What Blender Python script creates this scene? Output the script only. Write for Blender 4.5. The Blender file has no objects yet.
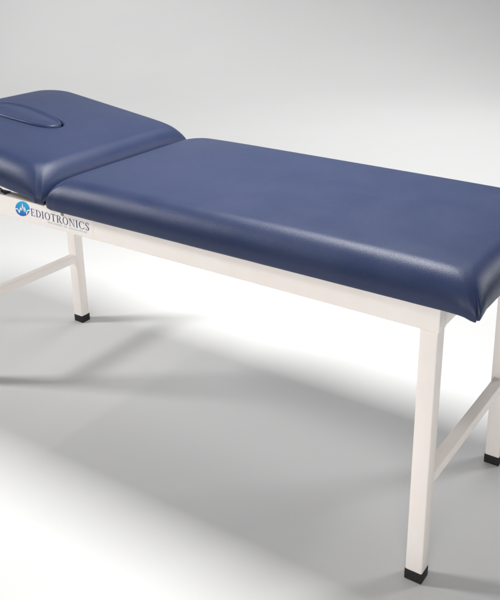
import bpy, bmesh, math, random
from mathutils import Vector, Matrix, noise

random.seed(7)
sc = bpy.context.scene
C = sc.collection

# ------------------------------------------------------------------ camera
cam_data = bpy.data.cameras.new('camera')
cam = bpy.data.objects.new('camera', cam_data)
C.objects.link(cam)
sc.camera = cam
YAW, PITCH, ROLL = 0.5691, -0.3352, 0.0016
F = Vector((-math.sin(YAW)*math.cos(PITCH), math.cos(YAW)*math.cos(PITCH), math.sin(PITCH)))
R0 = Vector((math.cos(YAW), math.sin(YAW), 0)); U0 = R0.cross(F)
R1 = R0*math.cos(ROLL)+U0*math.sin(ROLL); U1 = -R0*math.sin(ROLL)+U0*math.cos(ROLL)
M = Matrix((R1, U1, -F)).transposed().to_4x4()
M.translation = Vector((0.6197, -1.5916, 1.5776))
cam.matrix_world = M
cam_data.sensor_fit = 'VERTICAL'
cam_data.sensor_height = 36.0
cam_data.lens = 836.184/600*36.0
# the photograph is a crop: lens axis at (289, 209.5) of 500 x 600
cam_data.shift_x = -(288.9653-250)/600
cam_data.shift_y = (209.4586-300)/600
cam_data.clip_start = 0.02
cam_data.clip_end = 200

# ------------------------------------------------------------------ world and lamps
world = bpy.data.worlds.new('World'); sc.world = world
world.use_nodes = True
bg = world.node_tree.nodes['Background']
bg.inputs[0].default_value = (0.97, 0.985, 1.0, 1)
bg.inputs[1].default_value = 0.045

def area(name, loc, target, size, power, col=(1, 1, 1), size_y=None, spread=180):
    l = bpy.data.lights.new(name, 'AREA')
    l.energy = power; l.size = size; l.color = col
    l.spread = math.radians(spread)
    if size_y:
        l.shape = 'RECTANGLE'; l.size_y = size_y
    o = bpy.data.objects.new(name, l); C.objects.link(o)
    o.location = loc
    d = Vector(target)-Vector(loc)
    o.rotation_euler = d.to_track_quat('-Z', 'Y').to_euler()
    return o
area('softbox_overhead', (-0.70, 0.45, 2.5), (-0.70, 0.4, 0), 1.2, 68, (1, 0.995, 0.985), 0.6)
area('softbox_left', (-4.8, -1.7, 3.0), (-1.2, 0.3, 0.2), 0.7, 128, (1, 0.99, 0.98))
area('added_fill_front', (1.3, -3.9, 1.35), (-0.5, 0.2, 0.55), 2.0, 86, (1, 0.985, 0.965))  # added fill lamp, brightens the near faces of rails and legs
area('softbox_rear_right', (2.3, 3.3, 2.1), (-0.2, 0.3, 0.3), 0.9, 48, (1, 1, 1))
area('background_fill_left', (-6.4, 4.2, 5.0), (-7.2, 5.0, 0), 4.0, 98, (1, 1, 0.995), None, 140)  # added fill, lifts the far floor and sweep on the left
area('background_fill_right', (-1.2, 4.3, 4.5), (-1.3, 5.0, 0), 3.2, 92, (1, 1, 0.995), None, 128)  # second added fill, evens out the backdrop on the right

sc.view_settings.view_transform = 'Standard'
sc.view_settings.look = 'None'
sc.view_settings.exposure = 0.0
sc.view_settings.gamma = 1.0

# ------------------------------------------------------------------ materials
def mat(name, col, rough=0.5, metal=0.0, spec=0.5, coat=0.0, coat_rough=0.2):
    m = bpy.data.materials.new(name); m.use_nodes = True
    b = m.node_tree.nodes['Principled BSDF']
    b.inputs['Base Color'].default_value = (*col, 1)
    b.inputs['Roughness'].default_value = rough
    b.inputs['Metallic'].default_value = metal
    b.inputs['Specular IOR Level'].default_value = spec
    b.inputs['Coat Weight'].default_value = coat
    b.inputs['Coat Roughness'].default_value = coat_rough
    return m, m.node_tree, b
def lin(r, g, b):
    f = lambda v: (v/255/12.92) if v/255 <= 0.04045 else ((v/255+0.055)/1.055)**2.4
    return (f(r), f(g), f(b))
def noise_bump(nt, b, scale, strength, dist, detail=3, kind='NOISE'):
    tc = nt.nodes.new('ShaderNodeTexCoord')
    if kind == 'NOISE':
        n = nt.nodes.new('ShaderNodeTexNoise'); n.inputs['Detail'].default_value = detail
        out = n.outputs['Fac']
    else:
        n = nt.nodes.new('ShaderNodeTexVoronoi'); out = n.outputs['Distance']
    n.inputs['Scale'].default_value = scale
    nt.links.new(tc.outputs['Object'], n.inputs['Vector'])
    bp = nt.nodes.new('ShaderNodeBump')
    bp.inputs['Strength'].default_value = strength
    bp.inputs['Distance'].default_value = dist
    nt.links.new(out, bp.inputs['Height'])
    nt.links.new(bp.outputs['Normal'], b.inputs['Normal'])
    return tc, bp
def vary(nt, b, tc, c1, c2, scale, rough=None):
    n = nt.nodes.new('ShaderNodeTexNoise'); n.inputs['Scale'].default_value = scale
    n.inputs['Detail'].default_value = 4
    nt.links.new(tc.outputs['Object'], n.inputs['Vector'])
    r = nt.nodes.new('ShaderNodeMix'); r.data_type = 'RGBA'
    r.inputs[6].default_value = (*c1, 1); r.inputs[7].default_value = (*c2, 1)
    mr = nt.nodes.new('ShaderNodeMapRange')
    mr.inputs[1].default_value = 0.3; mr.inputs[2].default_value = 0.7
    nt.links.new(n.outputs['Fac'], mr.inputs[0])
    nt.links.new(mr.outputs[0], r.inputs[0])
    nt.links.new(r.outputs[2], b.inputs['Base Color'])
    if rough:
        m2 = nt.nodes.new('ShaderNodeMapRange')
        m2.inputs[1].default_value = 0.3; m2.inputs[2].default_value = 0.7
        m2.inputs[3].default_value = rough[0]; m2.inputs[4].default_value = rough[1]
        nt.links.new(n.outputs['Fac'], m2.inputs[0])
        nt.links.new(m2.outputs[0], b.inputs['Roughness'])

vinyl, nt, b = mat('navy_vinyl', lin(50, 58, 90), 0.39, spec=0.34)
tc, bp1 = noise_bump(nt, b, 600, 0.36, 0.0007, kind='VORONOI')
vary(nt, b, tc, lin(42, 53, 84), lin(47, 57, 87), 7, (0.36, 0.43))
# larger, very soft unevenness of the padding under the vinyl
n2 = nt.nodes.new('ShaderNodeTexNoise'); n2.inputs['Scale'].default_value = 9
nt.links.new(tc.outputs['Object'], n2.inputs['Vector'])
bp2 = nt.nodes.new('ShaderNodeBump'); bp2.inputs['Strength'].default_value = 0.25
bp2.inputs['Distance'].default_value = 0.004
nt.links.new(n2.outputs['Fac'], bp2.inputs['Height'])
nt.links.new(bp2.outputs['Normal'], bp1.inputs['Normal'])

paint, nt, b = mat('cream_powder_coat', lin(240, 231, 224), 0.42, spec=0.4)
tc, _ = noise_bump(nt, b, 900, 0.12, 0.0003)
vary(nt, b, tc, lin(247, 239, 232), lin(250, 243, 238), 12)
rubber, nt, b = mat('black_rubber', lin(34, 34, 35), 0.6, spec=0.35)
tc, _ = noise_bump(nt, b, 400, 0.2, 0.0004)
vary(nt, b, tc, lin(30, 30, 31), lin(40, 40, 41), 60)
mark_m, _, _ = mat('grey_mark', lin(150, 148, 155), 0.5, metal=0.4)
steel, nt, b = mat('zinc_steel', lin(120, 120, 122), 0.35, metal=0.9)
noise_bump(nt, b, 300, 0.1, 0.0003)
ply, nt, b = mat('dark_board', lin(70, 68, 64), 0.7)
tc, _ = noise_bump(nt, b, 60, 0.3, 0.0006)
vary(nt, b, tc, lin(62, 60, 56), lin(84, 80, 74), 30)
floor_m, nt, b = mat('white_studio_floor', (0.80, 0.80, 0.80), 0.85, spec=0.15)
tc, _ = noise_bump(nt, b, 25, 0.05, 0.001)
vary(nt, b, tc, (0.735, 0.737, 0.736), (0.752, 0.753, 0.752), 1.3)
ink, _, _ = mat('navy_ink', lin(52, 62, 112), 0.5)
ink2, _, _ = mat('teal_ink', lin(140, 190, 196), 0.5)
white_ink, _, _ = mat('white_ink', lin(245, 248, 250), 0.5)
blue, nt, b = mat('emblem_blue', lin(24, 150, 205), 0.4)
tc = nt.nodes.new('ShaderNodeTexCoord'); sx = nt.nodes.new('ShaderNodeSeparateXYZ')
nt.links.new(tc.outputs['Object'], sx.inputs[0])
cr = nt.nodes.new('ShaderNodeMapRange')
cr.inputs[1].default_value = 0.715; cr.inputs[2].default_value = 0.765
nt.links.new(sx.outputs['Z'], cr.inputs[0])
mx = nt.nodes.new('ShaderNodeMix'); mx.data_type = 'RGBA'
mx.inputs[6].default_value = (*lin(0, 88, 178), 1); mx.inputs[7].default_value = (*lin(14, 178, 226), 1)
nt.links.new(cr.outputs[0], mx.inputs[0]); nt.links.new(mx.outputs[2], b.inputs['Base Color'])

# ------------------------------------------------------------------ helpers
ROOT = Vector((-0.89, 0.30, 0.0))
def link(name, bm, m, parent=None, smooth=True, off=ROOT, sharp=35):
    if off is not None and parent is not None:
        bmesh.ops.translate(bm, verts=bm.verts, vec=-off)
    bmesh.ops.recalc_face_normals(bm, faces=bm.faces)
    me = bpy.data.meshes.new(name); bm.to_mesh(me); bm.free()
    me.materials.append(m)
    for p in me.polygons: p.use_smooth = smooth
    if smooth and sharp: me.set_sharp_from_angle(angle=math.radians(sharp))
    o = bpy.data.objects.new(name, me); C.objects.link(o)
    if parent is not None: o.parent = parent
    return o

def box(bm, x0, x1, y0, y1, z0, z1, bev=0.0, seg=3, shear=None):
    """bevelled box; shear = (dx, dy) moves the bottom end"""
    vs = [bm.verts.new((x, y, z)) for z in (z0, z1) for y in (y0, y1) for x in (x0, x1)]
    fs = [(0, 2, 3, 1), (4, 5, 7, 6), (0, 1, 5, 4), (2, 6, 7, 3), (0, 4, 6, 2), (1, 3, 7, 5)]
    faces = [bm.faces.new([vs[i] for i in f]) for f in fs]
    if shear:
        for v in vs[:4]: v.co.x += shear[0]; v.co.y += shear[1]
    if bev:
        es = list({e for f in faces for e in f.edges})
        bmesh.ops.bevel(bm, geom=es, offset=bev, segments=seg, profile=0.5, affect='EDGES')

# ------------------------------------------------------------------ floor: seamless sheet that sweeps up far behind
bm = bmesh.new()
prof = [(-14, 0), (-6, 0), (-2, 0), (0, 0), (2, 0), (4, 0), (6.0, 0)]
for k in range(1, 17):
    a = k/16*math.pi/2
    prof.append((6.0+4*math.sin(a), 4-4*math.cos(a)))
prof.append((10.0, 9))
u = Vector((-math.sin(YAW), math.cos(YAW))); w = Vector((math.cos(YAW), math.sin(YAW)))
rows = []
for d, z in prof:
    rows.append([bm.verts.new((u.x*d+w.x*s, u.y*d+w.y*s, z)) for s in (-16, -8, -4, 0, 4, 8, 16)])
for a, c in zip(rows, rows[1:]):
    for i in range(6): bm.faces.new((a[i], a[i+1], c[i+1], c[i]))
fl = link('floor', bm, floor_m, sharp=None)
fl['kind'] = 'structure'

# ------------------------------------------------------------------ the couch
H, HR = 0.70, 0.067            # underside of the frame, height of its tubes
RW = 0.040                     # width of frame tubes
W = 0.597                      # width of the frame
XL = -1.812                    # head end of the frame
couch = bpy.data.objects.new('examination_couch', None); C.objects.link(couch)
couch.location = ROOT
couch['label'] = 'padded navy vinyl examination couch with raised face-hole headrest and cream steel legs'
couch['category'] = 'examination couch'

rails = []
for y0 in (0.0, W-RW):
    bm = bmesh.new(); box(bm, XL, 0.0, y0, y0+RW, H, H+HR, 0.0022)
    rails.append(link('side_rail', bm, paint, couch))
for x0 in (-RW-0.0015, XL+0.0015):
    bm = bmesh.new(); box(bm, x0, x0+RW, RW+0.0004, W-RW-0.0004, H+0.001, H+HR-0.001, 0.0022)
    link('end_rail', bm, paint, couch)
for x0 in (-1.19, -0.62):
    bm = bmesh.new(); box(bm, x0, x0+0.03, RW+0.0004, W-RW-0.0004, H+0.03, H+HR-0.002, 0.002)
    link('cross_member', bm, paint, couch)

LX, LY = 0.0446, 0.0395
CAP = 0.031
def leg(x1, y0, sy, sx):
    """x1 = right side, y0 = near side at the top; the foot stands a little outwards"""
    n = 0.009*sy
    bm = bmesh.new()
    t = CAP/H
    box(bm, x1-LX, x1, y0, y0+LY, CAP-0.006, H-0.0004, 0.0028, shear=(0.002*sx, n*(1-t)))
    l = link('leg', bm, paint, couch)
    bm = bmesh.new()
    e = 0.0016
    box(bm, x1-LX-e+0.002*sx, x1+e+0.002*sx, y0-e+n, y0+LY+e+n, 0.0, CAP, 0.003)
    link('rubber_foot', bm, rubber, l)
    return l
for x1, sx in ((-0.003, 1), (-1.7645, -1)):
    leg(x1, 0.003, -1, sx)
    leg(x1, W-0.003-LY, 1, sx)
ZB, BB = 0.2712, 0.031
for x1 in (-0.0045, -1.766):
    bm = bmesh.new(); box(bm, x1-0.033, x1, 0.003+LY-0.006, W-0.003-LY+0.006, ZB, ZB+BB, 0.003)
    cb = link('crossbar', bm, paint, couch)
    for yw in (0.003+LY-0.0055, W-0.003-LY+0.0055):    # weld beads round both ends
        bm = bmesh.new()
        path = []
        for (ax, az), (bx_, bz) in (((x1-0.033, ZB), (x1, ZB)), ((x1, ZB), (x1, ZB+BB)), ((x1, ZB+BB), (x1-0.033, ZB+BB)), ((x1-0.033, ZB+BB), (x1-0.033, ZB))):
            for k in range(14): path.append((ax+(bx_-ax)*k/14, az+(bz-az)*k/14))
        n = len(path); rr = []
        for i_, (px, pz) in enumerate(path):
            rad = 0.0019+0.0007*math.sin(i_*2.1)+0.0004*noise.noise(Vector((px*300, pz*300, yw)))
            out = Vector((px-(x1-0.0165), 0, pz-(ZB+BB/2))).normalized()
            rr.append([bm.verts.new(Vector((px, yw, pz))+out*rad*math.cos(a)+Vector((0, 1, 0))*rad*math.sin(a)) for a in [2*math.pi*q/8 for q in range(8)]])
        for i_ in range(n):
            for q in range(8):
                bm.faces.new((rr[i_][q], rr[(i_+1) % n][q], rr[(i_+1) % n][(q+1) % 8], rr[i_][(q+1) % 8]))
        link('weld_bead', bm, paint, cb, sharp=None)

# ---- cushions -----------------------------------------------------
def outline(hx, hy, rads, d, nc=12, nx=60, ny=30):
    """rounded rectangle inset by d; rads: corner radii (+x+y, -x+y, -x-y, +x-y)"""
    hx -= d; hy -= d
    pts = []
    cs = [(1, 1, 0), (-1, 1, 90), (-1, -1, 180), (1, -1, 270)]
    arcs = []
    for (sx, sy, a0), r in zip(cs, rads):
        r = min(r+d*0.35, min(hx, hy)-0.002)
        cx, cy = sx*(hx-r), sy*(hy-r)
        arcs.append([(cx+r*math.cos(math.radians(a0+90*k/nc)), cy+r*math.sin(math.radians(a0+90*k/nc))) for k in range(nc+1)])
    for i in range(4):
        pts += arcs[i]
        a, c = arcs[i][-1], arcs[(i+1) % 4][0]
        n = nx if i % 2 == 0 else ny
        for k in range(1, n):
            # denser towards the corners
            t = 0.5-0.5*math.cos(math.pi*k/n)
            t = 0.5*t+0.5*k/n
            pts.append((a[0]+(c[0]-a[0])*t, a[1]+(c[1]-a[1])*t))
    return pts

def skin(bm, rings):
    vr = [[bm.verts.new(p) for p in r] for r in rings]
    n = len(vr[0])
    for a, c in zip(vr, vr[1:]):
        for i in range(n):
            j = (i+1) % n
            bm.faces.new((a[i], a[j], c[j], c[i]))
    bm.faces.new(list(reversed(vr[0])))
    bm.faces.new(vr[-1])

def edge_profile(th, ra, rb, rbot):
    """(inset, z) from the underside out and up to the top face"""
    p = [(0.030, 0.0), (0.018, -0.0005), (0.010, 0.0008)]
    for k in range(1, 7):
        a = k/6*math.pi/2
        p.append((0.008*(1-math.sin(a))+0.0005, rbot*(1-math.cos(a))))
    zs = th-rb
    for k in range(1, 3):
        p.append((0.0002, rbot+(zs-rbot)*k/3))
    for k in range(0, 21):
        a = k/20*math.pi/2
        p.append((ra*(1-math.cos(a)), zs+rb*math.sin(a)))
    return p

def droop(x, y, hx, hy, amt):
    if hx > 0.5 and x < 0: amt *= 0.15      # the joint end of the long mattress is squarer
    elif y > 0: amt *= 0.6
    dc = math.hypot(hx-abs(x), hy-abs(y))
    return 1-amt*math.exp(-(dc/0.058)**2)

def pleat(x, y, z, hx, hy, th, amp, seed):
    """soft gathers of vinyl pulled round each corner, and slight puckers at the lower edge"""
    dx, dy = hx-abs(x), hy-abs(y)
    low = max(0.0, min(1.0, 1.15-z/th))
    dc = math.hypot(dx, dy)
    k = math.exp(-(dc/0.045)**2)
    ang = math.atan2(dy-dx, 0.03)
    d = amp*k*low*(0.6*math.cos(ang*7+seed)+0.4*math.sin(ang*13+2*seed))
    # one deep tuck on the diagonal
    d -= amp*0.8*k*math.exp(-((dx-dy)/0.006)**2)*min(1, low*1.5)
    d += 0.0007*low*noise.noise(Vector((x*22+seed, y*22, z*8)))
    return d

def egg(c): return 1-0.12*c

def cushion_bm(hx, hy, rads, th, ra, rb, crown, seed, hole=None):
    bm = bmesh.new()
    rings = []
    prof = edge_profile(th, ra, rb, 0.012)
    for d, z in prof:
        pts = outline(hx, hy, rads, d)
        ring = []
        for x, y in pts:
            g = pleat(x, y, max(z, 0), hx, hy, th, 0.0045 if hx > 0.5 else 0.0028, seed)
            nrm = Vector((x/hx, y/hy)); m = max(abs(nrm.x), abs(nrm.y))
            q = Vector((nrm.x if abs(nrm.x) > 0.9*m else 0, nrm.y if abs(nrm.y) > 0.9*m else 0))
            if q.length > 0: q.normalize()
            t = min(1, max(0, (z-(th-rb))/rb))
            cz = crown*(1-(abs(x)/hx)**6)*(1-(abs(y)/hy)**6)*t
            # the sides billow slightly between the corners
            bul = 0.004*(1-(x/hx)**6)*(1-(y/hy)**6)
            zz = z*droop(x, y, hx, hy, 0.30) if z > 0.004 else z
            tip = 0.011*math.exp(-(math.hypot(hx-abs(x), hy-abs(y))/0.030)**2) if x > 0 and y < 0 else 0
            ring.append((x+q.x*g, y+q.y*g, zz+cz-tip))
        rings.append(ring)
    d0 = prof[-1][0]
    topz = lambda x, y: th*droop(x, y, hx, hy, 0.30)+crown*(1-(min(1, abs(x)/hx))**6)*(1-(min(1, abs(y)/hy))**6)+0.0008*noise.noise(Vector((x*5, y*5, seed)))*min(1, max(0, (min(hx-abs(x), hy-abs(y))-ra)/0.05))
    if hole is None:
        n = 26
        for k in range(1, n+1):
            d = d0+(hy-0.006-d0)*k/n
            rings.append([(x, y, topz(x, y)) for x, y in outline(hx, hy, rads, d)])
    else:
        cx, cy, ea, eb = hole
        base = outline(hx, hy, rads, d0)
        def ell(p, s):
            an = math.atan2((p[1]-cy), (p[0]-cx))
            r = (abs(math.cos(an)/(ea+s))**2.5+abs(math.sin(an)/(eb+s))**2.5)**-0.4
            return cx+r*math.cos(an), cy+r*math.sin(an)*egg(math.cos(an))
        n = 18
        for k in range(1, n+1):
            t = 1-(1-k/n)**1.5
            ring = []
            for p in base:
                e = ell(p, 0.016)
                x, y = p[0]+(e[0]-p[0])*t, p[1]+(e[1]-p[1])*t
                ring.append((x, y, topz(x, y)))
            rings.append(ring)
        for s, dz in ((0.012, 0.0003), (0.008, 0.0004), (0.004, -0.0004), (0.001, -0.0022), (-0.001, -0.005), (-0.002, -0.012), (-0.002, -0.04)):
            ring = []
            for p in base:
                x, y = ell(p, s); ring.append((x, y, topz(x, y)+dz))
            rings.append(ring)
    skin(bm, rings)
    return bm

def place(bm, loc, tilt=0.0):
    m = Matrix.Translation(loc) @ Matrix.Rotation(tilt, 4, 'Y')
    bmesh.ops.transform(bm, matrix=m, verts=bm.verts)

# main mattress
X0, X1, Y0, Y1 = -1.236, 0.096, -0.026, 0.675
ZC, TH = H+HR+0.001, 0.087
bm = cushion_bm((X1-X0)/2, (Y1-Y0)/2, (0.020, 0.045, 0.020, 0.014), TH, 0.060, 0.064, 0.012, 1.3)
place(bm, ((X0+X1)/2, (Y0+Y1)/2, ZC))
link('mattress', bm, vinyl, couch, sharp=None)

# head section, hinged at its foot end
TILT = math.atan(0.125)
HL, HT, HCR = 0.690, 0.088, 0.013
HH = (Y1-Y0)/2+0.0015
hinge = Vector((-1.255, (Y0+Y1)/2, 0.7845))
def head_place(bm):
    bmesh.ops.translate(bm, verts=bm.verts, vec=(-HL/2, 0, 0))
    place(bm, hinge, TILT)
hole = (-0.082, -0.028, 0.168, 0.067)
bm = cushion_bm(HL/2, HH, (0.016, 0.075, 0.075, 0.014), HT, 0.060, 0.064, HCR, 4.1, hole)
head_place(bm)
hc = link('head_cushion', bm, vinyl, couch, sharp=None)

# plug that closes the face hole
bm = bmesh.new()
rings = []
cx, cy, ea, eb = hole
pf = [(0.010, -0.034), (0.006, -0.030), (0.0045, -0.012), (0.0045, -0.004), (0.0055, 0.001), (0.0085, 0.0044), (0.0115, 0.0060), (0.0145, 0.0060), (0.017, 0.0046), (0.0195, 0.0030), (0.024, 0.0030), (0.034, 0.0040), (0.050, 0.0048), (0.055, 0.0052), (0.062, 0.0053)]
for s, dz in pf:
    ring = []
    for k in range(160):
        a = 2*math.pi*k/160
        r = (abs(math.cos(a)/(ea-s))**2.5+abs(math.sin(a)/(eb-s))**2.5)**-0.4
        x = cx-0.003+r*math.cos(a); y = cy+r*math.sin(a)*egg(math.cos(a))
        c9 = HCR*(1-(abs(x)/(HL/2))**6)*(1-(abs(y)/HH)**6)
        ring.append((x, y, HT+dz+c9+0.0005*noise.noise(Vector((x*30, y*30, 3)))))
    rings.append(ring)
skin(bm, rings)
head_place(bm)
link('face_hole_plug', bm, vinyl, hc, sharp=None)

# board under the head cushion, hinges and support brackets
bm = bmesh.new(); box(bm, -HL/2+0.03, HL/2-0.03, -HH+0.035, HH-0.035, -0.016, -0.0006, 0.002)
head_place(bm)
link('headrest_board', bm, ply, couch)
for y in (RW/2, W-RW/2):
    bm = bmesh.new()
    box(bm, -1.30, -1.262, y-0.012, y+0.012, H+HR+0.0003, H+HR+0.004, 0.001)
    box(bm, -1.286, -1.278, y-0.012, y+0.012, H+HR+0.004, H+HR+0.018, 0.001)
    link('hinge', bm, steel, couch)
    # ratchet stay from the rail up to the board
    bm = bmesh.new()
    p0 = Vector((-1.475, y, H+HR+0.001)); p1 = Vector((-1.60, y, H+HR+0.052))
    d = (p1-p0).normalized(); up = Vector((0, 1, 0)).cross(d)
    for yy in (-0.004,):
        pts = []
        for t, e in ((0, -1), (1, -1), (1, 1), (0, 1)):
            pts.append(p0+(p1-p0)*t+up*e*0.009)
        a = [bm.verts.new(p+Vector((0, yy, 0))) for p in pts]
        c = [bm.verts.new(p+Vector((0, yy+0.005, 0))) for p in pts]
        bm.faces.new(a); bm.faces.new(list(reversed(c)))
        for i in range(4):
            j = (i+1) % 4; bm.faces.new((a[i], c[i], c[j], a[j]))
    box(bm, -1.50, -1.45, y-0.014, y+0.014, H+HR+0.0003, H+HR+0.004, 0.001)
    link('ratchet_stay', bm, steel, couch)
# flat grey dome for a grey mark at the top of the near rail, under the mattress corner
for xb in (-1.188,):
    bm = bmesh.new()
    r = bmesh.ops.create_uvsphere(bm, u_segments=24, v_segments=12, radius=0.0065)
    for v in bm.verts:
        v.co = Vector((xb+v.co.x, -0.0002-max(0, -v.co.y)*0.4+max(0, v.co.y)*0.1, H+HR-0.012+v.co.z))
    link('rail_mark', bm, mark_m, rails[0])

# ------------------------------------------------------------------ lettering and emblem on the near rail
YF = -0.0004      # just proud of the painted face
def quad(bm, pts, z=0.0003):
    a = [bm.verts.new((p[0], YF, p[1])) for p in pts]
    try: bm.faces.new(a)
    except ValueError: pass
def strip(bm, outer, inner, closed=True):
    n = len(outer)
    vo = [bm.verts.new((p[0], YF, p[1])) for p in outer]
    vi = [bm.verts.new((p[0], YF, p[1])) for p in inner]
    for i in range(n if closed else n-1):
        j = (i+1) % n
        bm.faces.new((vo[i], vo[j], vi[j], vi[i]))
TK, TN, SF = 0.15, 0.055, 0.07     # thick, thin, serif
def glyph(ch):
    """list of polygons and ('s', outer, inner, closed) strips in a unit-height box; returns width"""
    P = []
    def rect(x0, y0, x1, y1): P.append([(x0, y0), (x1, y0), (x1, y1), (x0, y1)])
    def stem(x):
        rect(x, 0, x+TK, 1); rect(x-SF, 0, x+TK+SF, TN); rect(x-SF, 1-TN, x+TK+SF, 1)
    def arc(cx, cy, rx, ry, a0, a1, tside, ttop, n=28):
        o, i = [], []
        for k in range(n+1):
            a = math.radians(a0+(a1-a0)*k/n)
            o.append((cx+rx*math.cos(a), cy+ry*math.sin(a)))
            i.append((cx+(rx-tside)*math.cos(a), cy+(ry-ttop)*math.sin(a)))
        P.append(('s', o, i))
    if ch == 'E':
        stem(SF); rect(SF+TK, 0, 0.62, TN); rect(SF+TK, 1-TN, 0.60, 1); rect(SF+TK, 0.48, 0.47, 0.48+TN)
        P.append([(0.64, 0), (0.66, 0.24), (0.62, 0.24), (0.56, TN)]); P.append([(0.60, 1), (0.62, 0.78), (0.58, 0.78), (0.52, 1-TN)])
        rect(0.44, 0.40, 0.48, 0.62); return P, 0.72
    if ch == 'D':
        stem(SF); arc(0.28, 0.5, 0.50, 0.5, -90, 90, TK, TN); return P, 0.84
    if ch == 'I':
        stem(SF); return P, 0.36
    if ch == 'O':
        arc(0.42, 0.5, 0.42, 0.52, 0, 360, TK, TN, 44); return P, 0.88
    if ch == 'T':
        rect(0.29, 0, 0.29+TK, 1); rect(0.20, 0, 0.53, TN); rect(0.0, 1-TN, 0.73, 1)
        P.append([(0, 1), (-0.02, 0.76), (0.02, 0.76), (0.09, 1-TN)]); P.append([(0.73, 1), (0.75, 0.76), (0.71, 0.76), (0.64, 1-TN)]); return P, 0.78
    if ch == 'R':
        stem(SF); arc(0.26, 0.74, 0.38, 0.26, -90, 90, TK, TN)
        P.append([(0.30, 0.50), (0.46, 0.50), (0.80, 0.0), (0.62, 0.0)]); rect(0.62, 0, 0.86, TN); return P, 0.82
    if ch == 'N':
        rect(0.10, 0, 0.10+TN, 1); rect(0.72, 0, 0.72+TN, 1)
        P.append([(0.06, 1), (0.24, 1), (0.775, 0.0), (0.70, 0.0)])
        rect(0.0, 0, 0.25, TN); rect(-0.02, 1-TN, 0.15, 1); rect(0.62, 1-TN, 0.88, 1); return P, 0.92
    if ch == 'C':
        arc(0.44, 0.5, 0.44, 0.52, 42, 318, TK, TN, 40)
        P.append([(0.74, 0.98), (0.78, 0.98), (0.79, 0.70), (0.75, 0.70)]); P.append([(0.74, 0.30), (0.79, 0.30), (0.80, 0.12), (0.72, 0.14)]); return P, 0.84
    if ch == 'S':
        arc(0.30, 0.74, 0.25, 0.28, 25, 180, 0.11, TN, 20)
        arc(0.30, 0.26, 0.25, 0.28, -155, 0, 0.13, TN, 20)
        P.append([(0.05, 0.74), (0.16, 0.78), (0.55, 0.30), (0.42, 0.24)])
        P.append([(0.05, 0.74), (0.05, 0.66), (0.16, 0.54), (0.16, 0.78)]); P.append([(0.55, 0.26), (0.55, 0.36), (0.42, 0.48), (0.42, 0.24)])
        rect(0.03, 0.02, 0.07, 0.30); rect(0.50, 0.72, 0.54, 0.98); return P, 0.62
    return P, 0.3
def write(text, x0, x1, z0, h):
    bm = bmesh.new()
    gl = [glyph(c) for c in text]
    tot = sum(g[1]+0.10 for g in gl)-0.10
    sx = (x1-x0)/tot; cur = 0
    for P, wd in gl:
        for q in P:
            f = lambda p: (x0+(cur+p[0])*sx, z0+p[1]*h)
            if q[0] == 's': strip(bm, [f(p) for p in q[1]], [f(p) for p in q[2]], closed=False)
            else: quad(bm, [f(p) for p in q])
        cur += wd+0.10
    # lift overlapping strokes apart so that no two faces share a plane
    for k, f in enumerate(bm.faces):
        pass
    return bm
def ink_mesh(name, bm, m):
    # give every separate stroke its own hair's-breadth height
    seen = set(); lvl = 0
    for v in bm.verts:
        if v in seen: continue
        st = [v]; comp = []
        while st:
            q = st.pop()
            if q in seen: continue
            seen.add(q); comp.append(q)
            st += [e.other_vert(q) for e in q.link_edges]
        for q in comp: q.co.y -= lvl*0.00002
        lvl = (lvl+1) % 9
    return link(name, bm, m, rails[0], smooth=False)
film, _, _ = mat('glossy_film', lin(250, 243, 238), 0.32, spec=0.5)
bm = bmesh.new()
fx0, fx1, fz0, fz1 = -1.403, -1.066, 0.7105, 0.7655
pts = []
for cx_, cz_, a0 in ((fx1-0.006, fz1-0.006, 0), (fx0+0.006, fz1-0.006, 90), (fx0+0.006, fz0+0.006, 180), (fx1-0.006, fz0+0.006, 270)):
    for k in range(7):
        a = math.radians(a0+15*k); pts.append((cx_+0.006*math.cos(a), cz_+0.006*math.sin(a)))
fa = [bm.verts.new((p[0], -0.0003, p[1])) for p in pts]; bm.faces.new(fa)
link('sticker_film', bm, film, rails[0], smooth=False)
YF = -0.0005
ink_mesh('lettering', write('EDIOTRONICS', -1.326, -1.080, 0.7245, 0.0235), ink)

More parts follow.
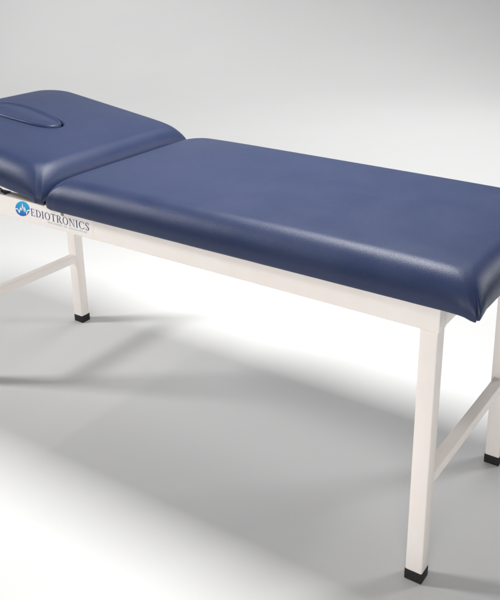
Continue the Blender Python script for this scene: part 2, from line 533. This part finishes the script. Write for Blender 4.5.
# small line of print below it, too small to read
bm = bmesh.new(); random.seed(3)
x = -1.254
for wl in (9, 2, 10):
    for k in range(wl):
        wd = random.uniform(0.0042, 0.0062)
        z0 = 0.7150
        t = random.randint(0, 3)
        quad(bm, [(x, z0), (x+0.0014, z0), (x+0.0014, z0+0.0055), (x, z0+0.0055)])
        if t in (0, 1): quad(bm, [(x+0.0014, z0+0.0043), (x+wd*0.75, z0+0.0043), (x+wd*0.75, z0+0.0055), (x+0.0014, z0+0.0055)])
        if t in (0, 2): quad(bm, [(x+0.0014, z0), (x+wd*0.75, z0), (x+wd*0.75, z0+0.0012), (x+0.0014, z0+0.0012)])
        if t in (1, 3): quad(bm, [(x+wd*0.6, z0), (x+wd*0.78, z0), (x+wd*0.78, z0+0.0045), (x+wd*0.6, z0+0.0045)])
        x += wd*1.42
    x += 0.005
ink_mesh('tagline', bm, ink2)

# round emblem with a white pulse line
bm = bmesh.new()
EX, EZ, ER, EW = -1.3625, 0.7395, 0.0240, 0.0330
quad(bm, [(EX+EW*math.cos(2*math.pi*k/48), EZ+ER*math.sin(2*math.pi*k/48)+0.2*EW*math.cos(2*math.pi*k/48)) for k in range(48)])
em = ink_mesh('emblem', bm, blue)
bm = bmesh.new()
line = [(-1.05, 0.05), (-0.72, 0.12), (-0.50, -0.28), (-0.26, 0.30), (-0.12, -0.05), (0.06, 0.80), (0.22, -0.10), (0.34, 0.35), (0.52, -0.55), (0.66, -0.16), (1.05, -0.14)]
low = [(p[0], p[1]-0.17) for p in line]
low = [(-1.05, -0.10), (-0.74, -0.03), (-0.50, -0.62), (-0.24, -0.05), (-0.12, -0.30), (0.05, 0.25), (0.24, -0.52), (0.34, -0.08), (0.52, -0.90), (0.70, -0.32), (1.05, -0.28)]
for i in range(len(line)-1):
    quad(bm, [(EX+EW*p[0]*0.98, EZ+ER*p[1]*0.98+0.2*EW*p[0]*0.98) for p in (line[i], line[i+1], low[i+1], low[i])])
for v in bm.verts: v.co.y -= 0.0003
me_o = link('pulse_line', bm, white_ink, rails[0], smooth=False)
